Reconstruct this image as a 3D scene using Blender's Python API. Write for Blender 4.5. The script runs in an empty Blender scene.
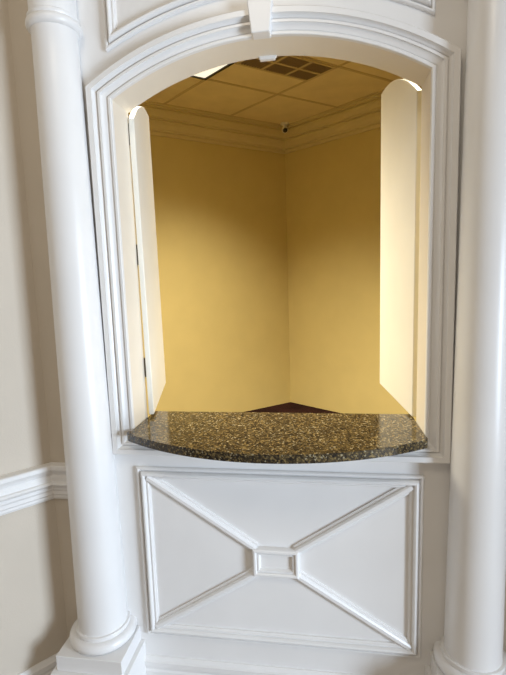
import bpy, bmesh, math, random
from mathutils import Vector, Matrix

random.seed(4)
scene = bpy.context.scene
COL = scene.collection

# ------------------------------------------------------------------ materials
def new_mat(name):
    m = bpy.data.materials.new(name); m.use_nodes = True
    nt = m.node_tree
    return m, nt, nt.nodes['Principled BSDF']

def paint(name, col, rough=.4, bump=.02, scale=60, spec=.5, var=.02):
    m, nt, b = new_mat(name)
    tc = nt.nodes.new('ShaderNodeTexCoord')
    n = nt.nodes.new('ShaderNodeTexNoise'); n.inputs['Scale'].default_value = scale; n.inputs['Detail'].default_value = 4
    nt.links.new(tc.outputs['Object'], n.inputs['Vector'])
    n2 = nt.nodes.new('ShaderNodeTexNoise'); n2.inputs['Scale'].default_value = 5
    nt.links.new(tc.outputs['Object'], n2.inputs['Vector'])
    r = nt.nodes.new('ShaderNodeValToRGB')
    r.color_ramp.elements[0].position = .3; r.color_ramp.elements[1].position = .7
    r.color_ramp.elements[0].color = (*[max(0, c * (1 - var)) for c in col], 1)
    r.color_ramp.elements[1].color = (*[min(1, c * (1 + var)) for c in col], 1)
    nt.links.new(n2.outputs['Fac'], r.inputs['Fac'])
    nt.links.new(r.outputs['Color'], b.inputs['Base Color'])
    bp = nt.nodes.new('ShaderNodeBump'); bp.inputs['Strength'].default_value = bump; bp.inputs['Distance'].default_value = .01
    nt.links.new(n.outputs['Fac'], bp.inputs['Height']); nt.links.new(bp.outputs['Normal'], b.inputs['Normal'])
    b.inputs['Roughness'].default_value = rough
    b.inputs['Specular IOR Level'].default_value = spec
    return m

M_white = paint('white_trim_paint', (.815, .80, .785), .32, .015, 40)
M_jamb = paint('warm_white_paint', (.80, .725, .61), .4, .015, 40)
M_shut = paint('shutter_paint', (.84, .81, .73), .38, .015, 40)
M_beige = paint('beige_wall_paint', (.62, .55, .46), .75, .08, 220, .2)
M_yellow = paint('yellow_wall_paint', (.60, .485, .21), .6, .06, 160, .3)
M_crown = paint('cream_crown_paint', (.62, .52, .29), .5, .02, 50, .3)
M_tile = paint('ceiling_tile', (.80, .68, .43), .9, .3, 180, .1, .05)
M_bar = paint('ceiling_bar_paint', (.58, .46, .25), .5, .0, 50, .3)
M_carpet = paint('maroon_carpet', (.022, .007, .006), .95, .5, 400, .1, .3)
M_lobby = paint('tan_stone_floor', (.36, .28, .20), .5, .02, 50, .3, .1)
M_vent = paint('vent_slat_paint', (.26, .185, .11), .5, .0, 50, .3)
M_ventf = paint('vent_frame_paint', (.60, .48, .26), .5, .0, 50, .3)
M_camw = paint('camera_white_plastic', (.75, .72, .66), .35, .0, 50)
M_dark = paint('black_glossy_plastic', (.01, .01, .012), .15, .0, 50)
M_metal = paint('hinge_metal', (.10, .085, .06), .4, .0, 50)
M_metal.node_tree.nodes['Principled BSDF'].inputs['Metallic'].default_value = .8

def granite():
    m, nt, b = new_mat('brown_granite')
    L = nt.links
    tc = nt.nodes.new('ShaderNodeTexCoord')
    def ramp(src, els, interp='LINEAR'):
        r = nt.nodes.new('ShaderNodeValToRGB'); cr = r.color_ramp; cr.interpolation = interp
        while len(cr.elements) < len(els): cr.elements.new(.5)
        for e, (p, c) in zip(cr.elements, els): e.position = p; e.color = (*c, 1)
        L.new(src, r.inputs['Fac']); return r.outputs['Color']
    v = nt.nodes.new('ShaderNodeTexVoronoi'); v.inputs['Scale'].default_value = 230
    L.new(tc.outputs['Object'], v.inputs['Vector'])
    sep = nt.nodes.new('ShaderNodeSeparateColor'); L.new(v.outputs['Color'], sep.inputs['Color'])
    c1 = ramp(sep.outputs['Red'], [(0, (.012, .010, .008)), (.34, (.025, .019, .012)), (.50, (.075, .053, .024)),
                                   (.68, (.20, .14, .055)), (.84, (.03, .023, .014)), (.95, (.36, .31, .20))], 'CONSTANT')
    v2 = nt.nodes.new('ShaderNodeTexVoronoi'); v2.inputs['Scale'].default_value = 110
    L.new(tc.outputs['Object'], v2.inputs['Vector'])
    sep2 = nt.nodes.new('ShaderNodeSeparateColor'); L.new(v2.outputs['Color'], sep2.inputs['Color'])
    c2 = ramp(sep2.outputs['Green'], [(0, (.015, .012, .010)), (.34, (.05, .036, .018)), (.66, (.17, .12, .05)), (.85, (.10, .073, .036))], 'CONSTANT')
    mx = nt.nodes.new('ShaderNodeMix'); mx.data_type = 'RGBA'; mx.inputs[0].default_value = .33
    L.new(c1, mx.inputs[6]); L.new(c2, mx.inputs[7])
    L.new(mx.outputs[2], b.inputs['Base Color'])
    b.inputs['Roughness'].default_value = .12
    b.inputs['Specular IOR Level'].default_value = .55
    return m
M_granite = granite()

def emitter(name, col, s):
    m, nt, b = new_mat(name)
    b.inputs['Base Color'].default_value = (.9, .88, .8, 1)
    b.inputs['Emission Color'].default_value = (*col, 1)
    b.inputs['Emission Strength'].default_value = s
    return m
M_diff = emitter('lit_diffuser', (1, .93, .74), 1.0)

# ------------------------------------------------------------------ helpers
def obj(name, bm, mat, parent=None, smooth=None, mats=None):
    bmesh.ops.remove_doubles(bm, verts=bm.verts, dist=1e-6)
    bmesh.ops.recalc_face_normals(bm, faces=bm.faces)
    me = bpy.data.meshes.new(name); bm.to_mesh(me); bm.free()
    for mm in (mats or [mat]): me.materials.append(mm)
    o = bpy.data.objects.new(name, me); COL.objects.link(o)
    if smooth is not None:
        for p in me.polygons: p.use_smooth = True
        me.set_sharp_from_angle(angle=math.radians(smooth))
    if parent:
        o.parent = parent
        o.matrix_parent_inverse = Matrix.Translation(-parent.location) if parent.rotation_euler.z == 0 else parent.matrix_basis.inverted()
    return o

def bevel(o, w, seg=2):
    md = o.modifiers.new('bevel', 'BEVEL'); md.width = w; md.segments = seg; md.limit_method = 'ANGLE'
    md.angle_limit = math.radians(35); md.harden_normals = False
    return o

def thing(name, label, cat, loc=(0, 0, 0), group=None):
    o = bpy.data.objects.new(name, None); COL.objects.link(o); o.location = loc
    o.empty_display_size = .05
    return tag(o, label, cat, group)
def tag(o, label, cat, group=None):
    o['label'] = label; o['category'] = cat
    if group: o['group'] = group
    return o
def struct(o, label=None):
    o['kind'] = 'structure'
    if label: o['label'] = label
    return o

def add_box(bm, lo, hi):
    v = [bm.verts.new((x, y, z)) for x in (lo[0], hi[0]) for y in (lo[1], hi[1]) for z in (lo[2], hi[2])]
    for q in ((0, 1, 3, 2), (4, 6, 7, 5), (0, 4, 5, 1), (2, 3, 7, 6), (0, 2, 6, 4), (1, 5, 7, 3)):
        bm.faces.new([v[i] for i in q])
def add_prism(bm, poly, a, b):
    """poly: list of 3D points; extruded between offsets a and b (vectors)"""
    A = [bm.verts.new(Vector(p) + Vector(a)) for p in poly]; B = [bm.verts.new(Vector(p) + Vector(b)) for p in poly]
    bm.faces.new(A); bm.faces.new(B[::-1])
    n = len(poly)
    for i in range(n): bm.faces.new((A[i], B[i], B[(i + 1) % n], A[(i + 1) % n]))
def add_loops(bm, loops, closed=True, capends=False):
    """loops: one list of 3D points per profile point; skins neighbours"""
    V = [[bm.verts.new(p) for p in l] for l in loops]
    n = len(V[0])
    for a, b in zip(V, V[1:]):
        for i in range(n if closed else n - 1):
            j = (i + 1) % n
            bm.faces.new((a[i], a[j], b[j], b[i]))
    if capends and not closed:
        bm.faces.new([l[0] for l in V]); bm.faces.new([l[-1] for l in V][::-1])
def add_lathe(bm, prof, c, seg=64, cap=True):
    V = []
    for r, z in prof:
        V.append([bm.verts.new((c[0] + r * math.cos(2 * math.pi * k / seg), c[1] + r * math.sin(2 * math.pi * k / seg), c[2] + z)) for k in range(seg)])
    for a, b in zip(V, V[1:]):
        for i in range(seg): bm.faces.new((a[i], a[(i + 1) % seg], b[(i + 1) % seg], b[i]))
    if cap: bm.faces.new(V[0]); bm.faces.new(V[-1])
def offset_path(path, o, closed):
    """offset a plan polyline to the right of its direction with mitred corners"""
    n = len(path); out = []
    for i, p in enumerate(path):
        p = Vector(p)
        ns = []
        if closed or i > 0:
            d = (p - Vector(path[i - 1])).normalized(); ns.append(Vector((d.y, -d.x)))
        if closed or i < n - 1:
            d = (Vector(path[(i + 1) % n]) - p).normalized(); ns.append(Vector((d.y, -d.x)))
        if len(ns) == 2:
            m = (ns[0] + ns[1]).normalized(); m = m / m.dot(ns[0])
        else: m = ns[0]
        out.append(p + m * o)
    return out
def add_sweep(bm, path, prof, closed=False):
    loops = [[(q.x, q.y, z) for q in offset_path(path, o, closed)] for o, z in prof]
    add_loops(bm, loops, closed, capends=not closed)

# ------------------------------------------------------------------ measures
HW, DEP = .472, .117            # half width and depth of the opening
RIN, CZ = .922, 1.3315          # radius and centre height of its arch
SILL = 1.0555
H = 3.22
COUNTER = 1.07
def arch(o, x): return CZ + math.sqrt((RIN + o) ** 2 - x * x)

# room behind: plan polygon, clockwise from above so the inside lies to the right
C0 = Vector((-.222, 4.108))
aL, aR = math.radians(-139.8), math.radians(-36.2)
dL = Vector((math.cos(aL), math.sin(aL))); dR = Vector((math.cos(aR), math.sin(aR)))
PL = C0 + dL * ((-2.4 - C0.x) / dL.x); PR = C0 + dR * ((2.4 - C0.x) / dR.x)

# ------------------------------------------------------------------ front wall with the arched opening
bm = bmesh.new()
XO = 2.4
N = 40
xs = [-HW + 2 * HW * i / N for i in range(N + 1)]
def wq(pts, mi):
    f = bm.faces.new([bm.verts.new(p) for p in pts]); f.material_index = mi
COLX = .6205
for y, mi in ((0, 0), (DEP, 2)):
    for x0, x1, k in ((-XO, -COLX, 1), (-COLX, -HW, 0), (HW, COLX, 0), (COLX, XO, 1)):
        wq([(x0, y, 0), (x1, y, 0), (x1, y, H), (x0, y, H)], 2 if y else k)
    wq([(-HW, y, 0), (HW, y, 0), (HW, y, SILL - .015), (-HW, y, SILL - .015)], mi)
    for a, b in zip(xs, xs[1:]):
        wq([(a, y, arch(0, a)), (b, y, arch(0, b)), (b, y, H), (a, y, H)], mi)
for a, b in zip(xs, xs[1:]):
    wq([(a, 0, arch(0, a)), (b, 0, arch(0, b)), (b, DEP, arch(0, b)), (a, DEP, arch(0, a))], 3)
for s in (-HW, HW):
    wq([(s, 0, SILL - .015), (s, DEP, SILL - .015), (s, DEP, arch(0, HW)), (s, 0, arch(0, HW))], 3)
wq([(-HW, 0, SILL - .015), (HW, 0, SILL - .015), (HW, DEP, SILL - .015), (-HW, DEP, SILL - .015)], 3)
wq([(-XO, 0, H), (XO, 0, H), (XO, DEP, H), (-XO, DEP, H)], 0)
for s in (-XO, XO): wq([(s, 0, 0), (s, DEP, 0), (s, DEP, H), (s, 0, H)], 0)
struct(obj('wall_front', bm, None, mats=[M_white, M_beige, M_yellow, M_jamb]), 'white wall with an arched pass-through opening')

# lobby side walls, angled towards the viewer
dwl = Vector((-.656, -.755)); dwr = Vector((.656, -.755))
WL = Vector((-.794, 0)); WR = Vector((.794, 0))
def slab(name, a, b, z0, z1, mat, t=.1, lab=None):
    a, b = Vector(a), Vector(b); d = (b - a).normalized(); n = Vector((-d.y, d.x)) * t      # thickness away from the inside (right side)
    bm = bmesh.new()
    add_prism(bm, [(a.x, a.y, z0), (b.x, b.y, z0), (b.x + n.x, b.y + n.y, z0), (a.x + n.x, a.y + n.y, z0)], (0, 0, 0), (0, 0, z1 - z0))
    return struct(obj(name, bm, mat), lab)
slab('wall_left', WL + dwl * 2.3, WL, 0, H, M_beige, lab='beige lobby wall left of the column')
slab('wall_right', WR, WR + dwr * .82, 0, H, M_beige, lab='beige lobby wall right of the column')  # mirrors the left wall; length set so it shades the right column
# room walls
slab('wall_room_left', PL, C0, 0, H, M_yellow, lab='yellow wall of the room behind, left of its corner')
slab('wall_room_right', C0, PR, 0, H, M_yellow, lab='yellow wall of the room behind, right of its corner')
slab('wall_room_side_left', (-2.4, DEP), PL, 0, H, M_yellow)
slab('wall_room_side_right', PR, (2.4, DEP), 0, H, M_yellow)

# floors
bm = bmesh.new(); add_prism(bm, [(-2.5, DEP, 0), (2.5, DEP, 0), (2.5, PR.y, 0), (C0.x + .1, C0.y + .2, 0), (-2.5, PL.y, 0)], (0, 0, -.05), (0, 0, 0))
struct(obj('floor', bm, M_carpet), 'dark maroon carpet of the room behind')
bm = bmesh.new(); add_box(bm, (-3, -4, -.05), (3, DEP, 0))
struct(obj('floor_lobby', bm, M_lobby))

# ------------------------------------------------------------------ ceiling of the room: tiles + bars
D0 = Vector((-.203, 2.975))
e1 = Vector((-.773, -.634)); e2 = Vector((.765, -.644))
T1, T2 = .719, .690
def cell(a, b): return D0 + e1 * a + e2 * b
def inside(p):
    if abs(p.x) > 2.38 or p.y < DEP + .01: return False
    for q, d, s in ((C0, dL, 1), (C0, dR, -1)):
        w = p - q
        if (d.x * w.y - d.y * w.x) * s < .05: return False
    return True
bm = bmesh.new()
f = bm.faces.new([bm.verts.new((p[0], p[1], H)) for p in ((-2.4, DEP), (2.4, DEP), (PR.x, PR.y), (C0.x, C0.y), (PL.x, PL.y))])
r = bmesh.ops.extrude_face_region(bm, geom=[f])
for v in r['geom']:
    if isinstance(v, bmesh.types.BMVert): v.co.z += .06
def bar(p, q):
    d = (q - p).normalized(); n = Vector((-d.y, d.x)) * .012
    k = len(bm.faces)
    add_prism(bm, [(p.x + n.x, p.y + n.y, H - .006), (q.x + n.x, q.y + n.y, H - .006), (q.x - n.x, q.y - n.y, H - .006), (p.x - n.x, p.y - n.y, H - .006)], (0, 0, 0), (0, 0, .01))
    bm.faces.ensure_lookup_table()
    for fc in bm.faces[k:]: fc.material_index = 1
def clipped(fn):
    run = []
    for i in range(-400, 401):
        p = fn(i * .015)
        if inside(p): run.append(p)
    if len(run) > 6: bar(run[0], run[-1])
for k in range(-6, 8): clipped(lambda t: cell(k * T1, t))
for k in range(-6, 8): clipped(lambda t: cell(t, k * T2))
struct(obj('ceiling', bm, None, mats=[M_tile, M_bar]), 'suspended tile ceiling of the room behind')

# crown moulding round the room
poly = [(PL.x, PL.y), (C0.x, C0.y), (PR.x, PR.y), (2.4, DEP), (-2.4, DEP)]
cp0 = [(0, 0), (.018, 0), (.020, .004), (.020, .028), (.016, .030), (.016, .036), (.034, .038), (.034, .052), (.048, .062), (.066, .092), (.092, .110), (.092, .116), (.086, .118), (.086, .126),
       (.112, .128), (.112, .142), (.124, .150), (.140, .178), (.160, .192), (.160, .198), (.154, .200), (.154, .208), (.182, .210), (.182, .224), (.198, .228), (.198, .240), (0, .240)]
cp = [(o, H - .240 + z) for o, z in cp0]
bm = bmesh.new(); add_sweep(bm, poly, cp, True)
struct(obj('trim_4', bm, M_crown), 'stepped crown moulding under the ceiling of the room behind')

# ------------------------------------------------------------------ casing of the opening
def casing_loop(o, y):
    X = HW + o; R = RIN + o * .93
    zs = CZ + math.sqrt(R * R - X * X); th = math.asin(X / R)
    pts = [(-X, y, SILL - o)]
    for i in range(49):
        a = -th + 2 * th * i / 48
        pts.append((R * math.sin(a), y, CZ + R * math.cos(a)))
    pts.append((X, y, SILL - o))
    return pts
cprof = [(0, 0), (0, .012), (.002, .015), (.009, .015), (.011, .013), (.011, .008), (.014, .008), (.016, .011), (.024, .014), (.030, .019), (.0325, .022), (.0325, .026), (.040, .026),
         (.042, .023), (.042, .016), (.045, .016), (.047, .021), (.052, .025), (.055, .030), (.056, .036), (.073, .036), (.076, .033), (.078, .028), (.078, 0)]
bm = bmesh.new(); add_loops(bm, [casing_loop(o * .94, -p * .92) for o, p in cprof], True)
cas = struct(obj('trim_1', bm, M_white, smooth=22), 'white stepped casing round the arched opening')
bm = bmesh.new()
kz0, kz1 = 2.250, 2.337
lo = [(-.0265, 0, kz0), (.0265, 0, kz0), (.0365, 0, kz1), (-.0365, 0, kz1)]
add_prism(bm, lo, (0, -.042, 0), (0, .0, 0))
ks = bevel(obj('keystone', bm, M_white, cas), .003)

# ------------------------------------------------------------------ upper panel moulding (arched lower edge)
def upper_loop(o, y):
    X = .478 - o; R = 1.046 + o; th = math.asin(X / R)
    pts = [(-X, y, 2.82 - o)]
    for i in range(41):
        a = -th + 2 * th * i / 40
        pts.append((R * math.sin(a), y, CZ + R * math.cos(a)))
    pts.append((X, y, 2.82 - o))
    return pts
fprof = [(0, 0), (0, .009), (.003, .013), (.008, .013), (.010, .010), (.0105, .004), (.0145, .004), (.015, .014), (.019, .021), (.024, .023), (.028, .021), (.031, .015), (.0315, .010), (.034, .010), (.0345, .012), (.038, .012), (.040, .009), (.043, .007), (.043, 0)]
bm = bmesh.new(); add_loops(bm, [upper_loop(o * .85, -p) for o, p in fprof], True)
struct(obj('trim_5', bm, M_white, smooth=22), 'white panel moulding with arched lower edge above the opening')

# ------------------------------------------------------------------ lower crossed panel
PX, PT, PB = .4725, .9332, .2990
pan = thing('crossed_panel', 'white wall panel with X-shaped rails and centre block below granite ledge', 'panel', (0, 0, PB))
def rect(o, y, X=PX, t=PT, b=PB): return [(-X + o, y, b + o), (-X + o, y, t - o), (X - o, y, t - o), (X - o, y, b + o)]
bm = bmesh.new(); add_loops(bm, [rect(o, -p) for o, p in fprof], True)
obj('frame', bm, M_white, pan, 22)
BX, BT, BB = .079, .661, .561
dprof = [(-.019, 0), (-.019, .006), (-.015, .008), (-.012, .008), (-.010, .014), (-.005, .018), (.005, .018), (.010, .014), (.012, .008), (.015, .008), (.019, .006), (.019, 0)]
for sx in (-1, 1):
    for zt, zb, sz in ((PT - .036, BT - .006, 1), (PB + .036, BB + .006, -1)):
        p = Vector((sx * (PX - .036), 0, zt)); q = Vector((sx * (BX - .010), 0, zb))
        d = (q - p).normalized(); n = Vector((-d.z, 0, d.x))
        bm = bmesh.new()
        add_loops(bm, [[p + n * o + Vector((0, -h, 0)), q + n * o + Vector((0, -h, 0))] for o, h in dprof], False, True)
        obj('diagonal_rail', bm, M_white, pan, 22)
bm = bmesh.new()
bprof = [(0, 0), (0, .016), (.002, .021), (.006, .0245), (.011, .0245), (.0145, .021), (.015, .017), (.0175, .017), (.018, .019), (.0225, .018), (.0235, .016), (.0265, .009), (.0265, .008)]
V = [rect(o, -h, BX, BT, BB) for o, h in bprof]
add_loops(bm, V, True); bm.faces.new([bm.verts.new(p) for p in V[-1]])
obj('center_block', bm, M_white, pan, 22)

# ------------------------------------------------------------------ chair rails and baseboards
rail = [(0, .804), (.008, .804), (.012, .812), (.012, .820), (.017, .826), (.017, .838), (.022, .846), (.022, .856), (.030, .862), (.034, .868), (.030, .874), (.022, .876),
        (.022, .890), (.018, .898), (.022, .908), (.030, .916), (.034, .922), (.034, .934), (.030, .937), (0, .937)]
base = [(0, 0), (.018, 0), (.018, .158), (.014, .164), (.014, .170), (.020, .178), (.020, .196), (.014, .199), (.010, .205), (.006, .209), (0, .209)]
pathL = [WL + dwl * 2.3, WL, Vector((-.60, 0))]
pathR = [Vector((.60, 0)), WR, WR + dwr * .82]
for pth, nr, nb, side in ((pathL, 'trim_2', 'baseboard_left', 'left'), (pathR, 'trim_3', 'baseboard_right', 'right')):
    bm = bmesh.new(); add_sweep(bm, pth, rail); struct(obj(nr, bm, M_white, smooth=22), 'white stepped chair rail on the %s lobby wall' % side)
    bm = bmesh.new(); add_sweep(bm, pth, [(o, z) for o, z in base]); struct(obj(nb, bm, M_white, smooth=22))
bm = bmesh.new(); add_sweep(bm, [Vector((-.60, 0)), Vector((.60, 0))], base)
struct(obj('baseboard_front', bm, M_white, smooth=22), 'white baseboard below the crossed panel')

# ------------------------------------------------------------------ columns
CY = -.044
def column(cx, lab):
    c = thing('column', lab, 'column', (cx, CY, 0), 'white columns flanking the opening')
    rad = lambda z: .0878 - .0233 * z / 2.4
    bm = bmesh.new()
    prof = [(rad(.36) + .008, .362), (rad(.37) + .009, .364), (rad(.37) + .009, .374), (rad(.38) + .008, .376), (rad(.38), .3765), (rad(.42), .404)]
    prof += [(rad(z), z) for z in [.42 + (2.30 - .42) * i / 24 for i in range(1, 25)]]
    prof += [(rad(2.3) + .002, 2.306), (rad(2.3) + .002, 2.52)]
    add_lathe(bm, prof, (cx, CY, 0)); obj('shaft', bm, M_white, c, 40)
    bm = bmesh.new()
    r0 = rad(2.3)
    ring = [(r0, 2.306), (r0 + .006, 2.308), (r0 + .012, 2.314), (r0 + .0135, 2.322), (r0 + .012, 2.330), (r0 + .006, 2.335), (r0 + .008, 2.338), (r0 + .008, 2.345), (r0 + .001, 2.350)]
    add_lathe(bm, ring, (cx, CY, 0), cap=False); obj('neck_ring', bm, M_white, c, 40)
    bm = bmesh.new()
    add_lathe(bm, [(r0 + .004, 2.50), (r0 + .012, 2.51), (r0 + .014, 2.52), (r0 + .03, 2.545), (r0 + .042, 2.57), (r0 + .042, 2.58)], (cx, CY, 0))
    add_box(bm, (cx - .12, CY - .12, 2.58), (cx + .12, CY + .045, 2.63)); obj('capital', bm, M_white, c, 40)
    bm = bmesh.new()
    tor = [(.085, .322)]
    for i in range(13):
        a = -math.pi / 2 + math.pi * i / 12
        tor.append((.0945 + .0205 * math.cos(a), .3425 + .0195 * math.sin(a)))
    tor += [(.085, .3625)]
    add_lathe(bm, tor, (cx, CY, 0)); obj('base_torus', bm, M_white, c, 40)
    for nm, hw, z0, z1, w in (('plinth', .117, .268, .323, .002), ('plinth_step', .133, 0, .268, .003)):
        bm = bmesh.new(); add_box(bm, (cx - hw, CY - hw, z0), (cx + hw, -CY * 0 - .0, z1))
        bevel(obj(nm, bm, M_white, c), w)
    return c
column(-COLX, 'white round column left of the opening, beside beige wall with chair rail')
column(COLX, 'white round column right of the opening, at the right edge of the photo')

# ------------------------------------------------------------------ granite ledge
bm = bmesh.new()
pts = [(-.470, .19), (-.470, -.0375), (-.479, -.0375), (-.479, -.050), (-.471, -.060)]
c_s, half = .145, .466
Rc = (half ** 2 + c_s ** 2) / (2 * c_s); yc = -.207 + Rc
for i in range(1, 40):
    x = -half + 2 * half * i / 40
    pts.append((x, yc - math.sqrt(Rc * Rc - x * x)))
pts += [(.468, -.060), (.472, -.050), (.472, -.0375), (.470, -.0375), (.470, .19)]
add_prism(bm, [(x, y, 0) for x, y in pts], (0, 0, COUNTER - .027), (0, 0, COUNTER))
led = tag(obj('granite_ledge', bm, M_granite), 'brown speckled granite ledge with a bowed front edge in the opening', 'counter')
bevel(led, .0008, 1)

# ------------------------------------------------------------------ shutters
def shutter(near, far, zb, z3, thick, side, lean, lab):
    near, far = Vector(near), Vector(far)
    c = thing('shutter', lab, 'shutter', (near.x, near.y, zb), 'arched shutters opened into the room')
    d = (far - near); W = d.length; d.normalize()
    n = Vector((-d.y, d.x)) * side * thick          # away from the opening's middle
    zn, zm, zf = z3
    def zt(s): return zn * (1 - s) * (1 - 2 * s) + zm * 4 * s * (1 - s) + zf * s * (2 * s - 1)
    prof = [(0, zb), (W, zb)] + [(W * (1 - i / 24), zt(1 - i / 24)) for i in range(25)]
    bm = bmesh.new()
    add_prism(bm, [(near.x + d.x * s + lean * (z - zb), near.y + d.y * s, z) for s, z in prof], (0, 0, 0), (n.x, n.y, 0))
    bevel(obj('panel', bm, M_shut, c), .0025)
    for hz in (1.22, 1.62, 2.02):
        bm = bmesh.new()
        hx = near + n * 1.05 + d * .012
        add_lathe(bm, [(.004, 0), (.005, .003), (.005, .067), (.004, .07)], (hx.x + lean * (hz - zb), hx.y, hz), 12)
        obj('hinge', bm, M_metal, c, 40)
    return c
shutter((.4625, .140), (.4165, .622), COUNTER + .006, (2.122, 2.253, 2.292), .019, -1, 0, 'white arched-top shutter swung open on the right side of the opening')
shutter((-.4445, .110), (-.5694, .600), COUNTER + .012, (2.103, 2.231, 2.279), .018, 1, -.006, 'white arched-top shutter swung open on the left side of the opening')

# small stop block under the arch
bm = bmesh.new()
add_prism(bm, [(-.026, 0, 2.256), (-.026, 0, 2.252), (-.022, 0, 2.250), (-.021, 0, 2.2435), (.027, 0, 2.2435), (.028, 0, 2.250), (.032, 0, 2.252), (.032, 0, 2.256)], (0, .108, 0), (0, .124, 0))
tag(bevel(obj('stop_block', bm, M_white), .0015), 'small white stop block under the top of the arch', 'block')

# ------------------------------------------------------------------ ceiling fittings
def quad(a0, a1, b0, b1, z): return [(*cell(a, b), z) for a, b in ((a0, b0), (a1, b0), (a1, b1), (a0, b1))]
def ring(bm, a0, a1, b0, b1, w, z0, z1):
    add_loops(bm, [quad(a0, a1, b0, b1, z1), quad(a0, a1, b0, b1, z0), quad(a0 + w, a1 - w, b0 + w, b1 - w, z0), quad(a0 + w, a1 - w, b0 + w, b1 - w, z1)], True)
def troffer(a0, a1, b0, b1, lab):
    p = cell((a0 + a1) / 2, (b0 + b1) / 2)
    c = thing('ceiling_light', lab, 'ceiling light', (p.x, p.y, H - .02), 'ceiling lights of the room behind')
    bm = bmesh.new(); ring(bm, a0, a1, b0, b1, .022, H - .02, H - .004); obj('frame', bm, M_dark, c)
    bm = bmesh.new(); add_prism(bm, quad(a0 + .022, a1 - .022, b0 + .022, b1 - .022, 0), (0, 0, H - .012), (0, 0, H - .006)); obj('diffuser', bm, M_diff, c)
    return p
L1 = troffer(T1 + .012, 2 * T1 - .012, .012, 2 * T2 - .012, 'lit white ceiling light panel glimpsed below the arch, left of vent')
# air vent
va0, va1, vb0, vb1 = .012, T1 - .012, .366, T2 - .004
p = cell((va0 + va1) / 2, (vb0 + vb1) / 2)
vent = thing('air_vent', 'dark louvred ceiling air vent grille beside the light panel', 'vent', (p.x, p.y, H - .012))
bm = bmesh.new()
ring(bm, va0, va1, vb0, vb1, .018, H - .014, H - .002)
nA, nB = 3, 2
ca, cb = (va1 - va0) / nA, (vb1 - vb0) / nB
for i in range(1, nA): add_prism(bm, quad(va0 + ca * i - .009, va0 + ca * i + .009, vb0 + .01, vb1 - .01, 0), (0, 0, H - .014), (0, 0, H - .004))
for i in range(1, nB): add_prism(bm, quad(va0 + .01, va1 - .01, vb0 + cb * i - .009, vb0 + cb * i + .009, 0), (0, 0, H - .0135), (0, 0, H - .004))
obj('frame', bm, M_ventf, vent)
for i in range(nA):
    for j in range(nB):
        bm = bmesh.new()
        a0 = va0 + ca * i + .008; a1 = va0 + ca * (i + 1) - .008; b0 = vb0 + cb * j + .008; b1 = vb0 + cb * (j + 1) - .008
        add_prism(bm, quad(a0, a1, b0, b1, 0), (0, 0, H - .0045), (0, 0, H - .0015))
        m = 9
        for k in range(m):
            aa = a0 + (a1 - a0) * (k + .5) / m
            add_prism(bm, quad(aa - .003, aa + .003, b0, b1, 0), (0, 0, H - .012), (0, 0, H - .004))
        obj('grille', bm, M_vent, vent)

# dome camera near the far corner of the ceiling
cx, cy = -.197, 3.79
cam_o = thing('security_camera', 'small white dome camera with dark lens at the ceiling corner', 'camera', (cx, cy, H))
bm = bmesh.new(); add_lathe(bm, [(.048, 0), (.048, -.008), (.042, -.014), (.02, -.016), (.02, -.05)], (cx, cy, H)); obj('base_plate', bm, M_camw, cam_o, 40)
def ball(c, r, squash=1, seg=24):
    bm = bmesh.new(); bmesh.ops.create_uvsphere(bm, u_segments=seg, v_segments=seg // 2, radius=r)
    for v in bm.verts: v.co.z *= squash; v.co += Vector(c)
    return bm
obj('housing', ball((cx, cy, H - .066), .036), M_camw, cam_o, 60)
obj('lens', ball((cx + .004, cy - .019, H - .076), .026), M_dark, cam_o, 60)

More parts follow.
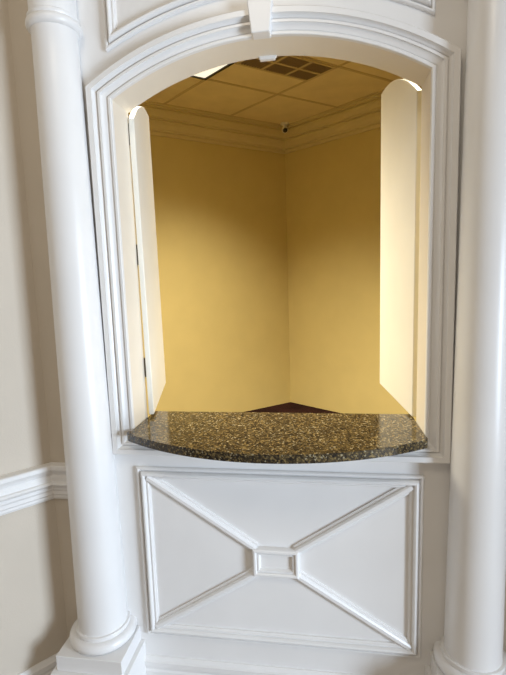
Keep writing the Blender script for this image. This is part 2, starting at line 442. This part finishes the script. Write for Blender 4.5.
# ------------------------------------------------------------------ lights
def area(name, loc, target, sx, sy, power, col, spread=180):
    l = bpy.data.lights.new(name, 'AREA'); l.shape = 'RECTANGLE'; l.size = sx; l.size_y = sy; l.energy = power; l.color = col
    l.spread = math.radians(spread)
    o = bpy.data.objects.new(name, l); COL.objects.link(o); o.location = loc
    o.rotation_euler = (Vector(target) - Vector(loc)).to_track_quat('-Z', 'Y').to_euler()
    return o
warm = (1, .91, .70)
area('ceiling_light_glow', (L1.x, L1.y, H - .03), (L1.x, L1.y, 0), .65, 1.2, 80, warm, 110)
area('shutter_fill_room_right', (.95, 1.30, H - .03), (.95, 1.30, 0), .6, 1.2, 68, warm, 94)  # added fill without a fixture, brightens the left shutter's face
area('shutter_fill_room_left', (-.85, .80, H - .03), (-.85, .80, 0), .6, 1.0, 58, warm, 104)  # added unseen fill near the front wall, lifts the right shutter
area('window_daylight', (2.9, -1.75, 1.10), (-.4, 0, .85), .9, 1.4, 150, (.69, .83, 1.0))
area('lobby_ceiling_lamp', (-.2, -1.8, 3.3), (-.2, -.6, 0), .6, .6, 14, (1, .88, .70))

w = bpy.data.worlds.new('world'); scene.world = w; w.use_nodes = True
bg = w.node_tree.nodes['Background']; bg.inputs['Color'].default_value = (1, .89, .75, 1); bg.inputs['Strength'].default_value = .25

# ------------------------------------------------------------------ camera
cam = bpy.data.cameras.new('camera'); co = bpy.data.objects.new('camera', cam); COL.objects.link(co)
yaw, pitch, roll, f = -.148982, -.131961, -.032197, 451.8659
fw = Vector((math.sin(yaw) * math.cos(pitch), math.cos(yaw) * math.cos(pitch), math.sin(pitch)))
ri = Vector((math.cos(yaw), -math.sin(yaw), 0)); up = ri.cross(fw)
r2 = ri * math.cos(roll) + up * math.sin(roll); u2 = -ri * math.sin(roll) + up * math.cos(roll)
co.matrix_world = Matrix(((r2.x, u2.x, -fw.x, .156660), (r2.y, u2.y, -fw.y, -1.411190), (r2.z, u2.z, -fw.z, 1.563787), (0, 0, 0, 1)))
cam.sensor_fit = 'VERTICAL'; cam.sensor_height = 36; cam.lens = 36 * f / 675; cam.clip_start = .02
scene.camera = co

vs = scene.view_settings
vs.view_transform = 'Standard'; vs.look = 'None'; vs.exposure = 0; vs.gamma = 1; vs.use_curve_mapping = False
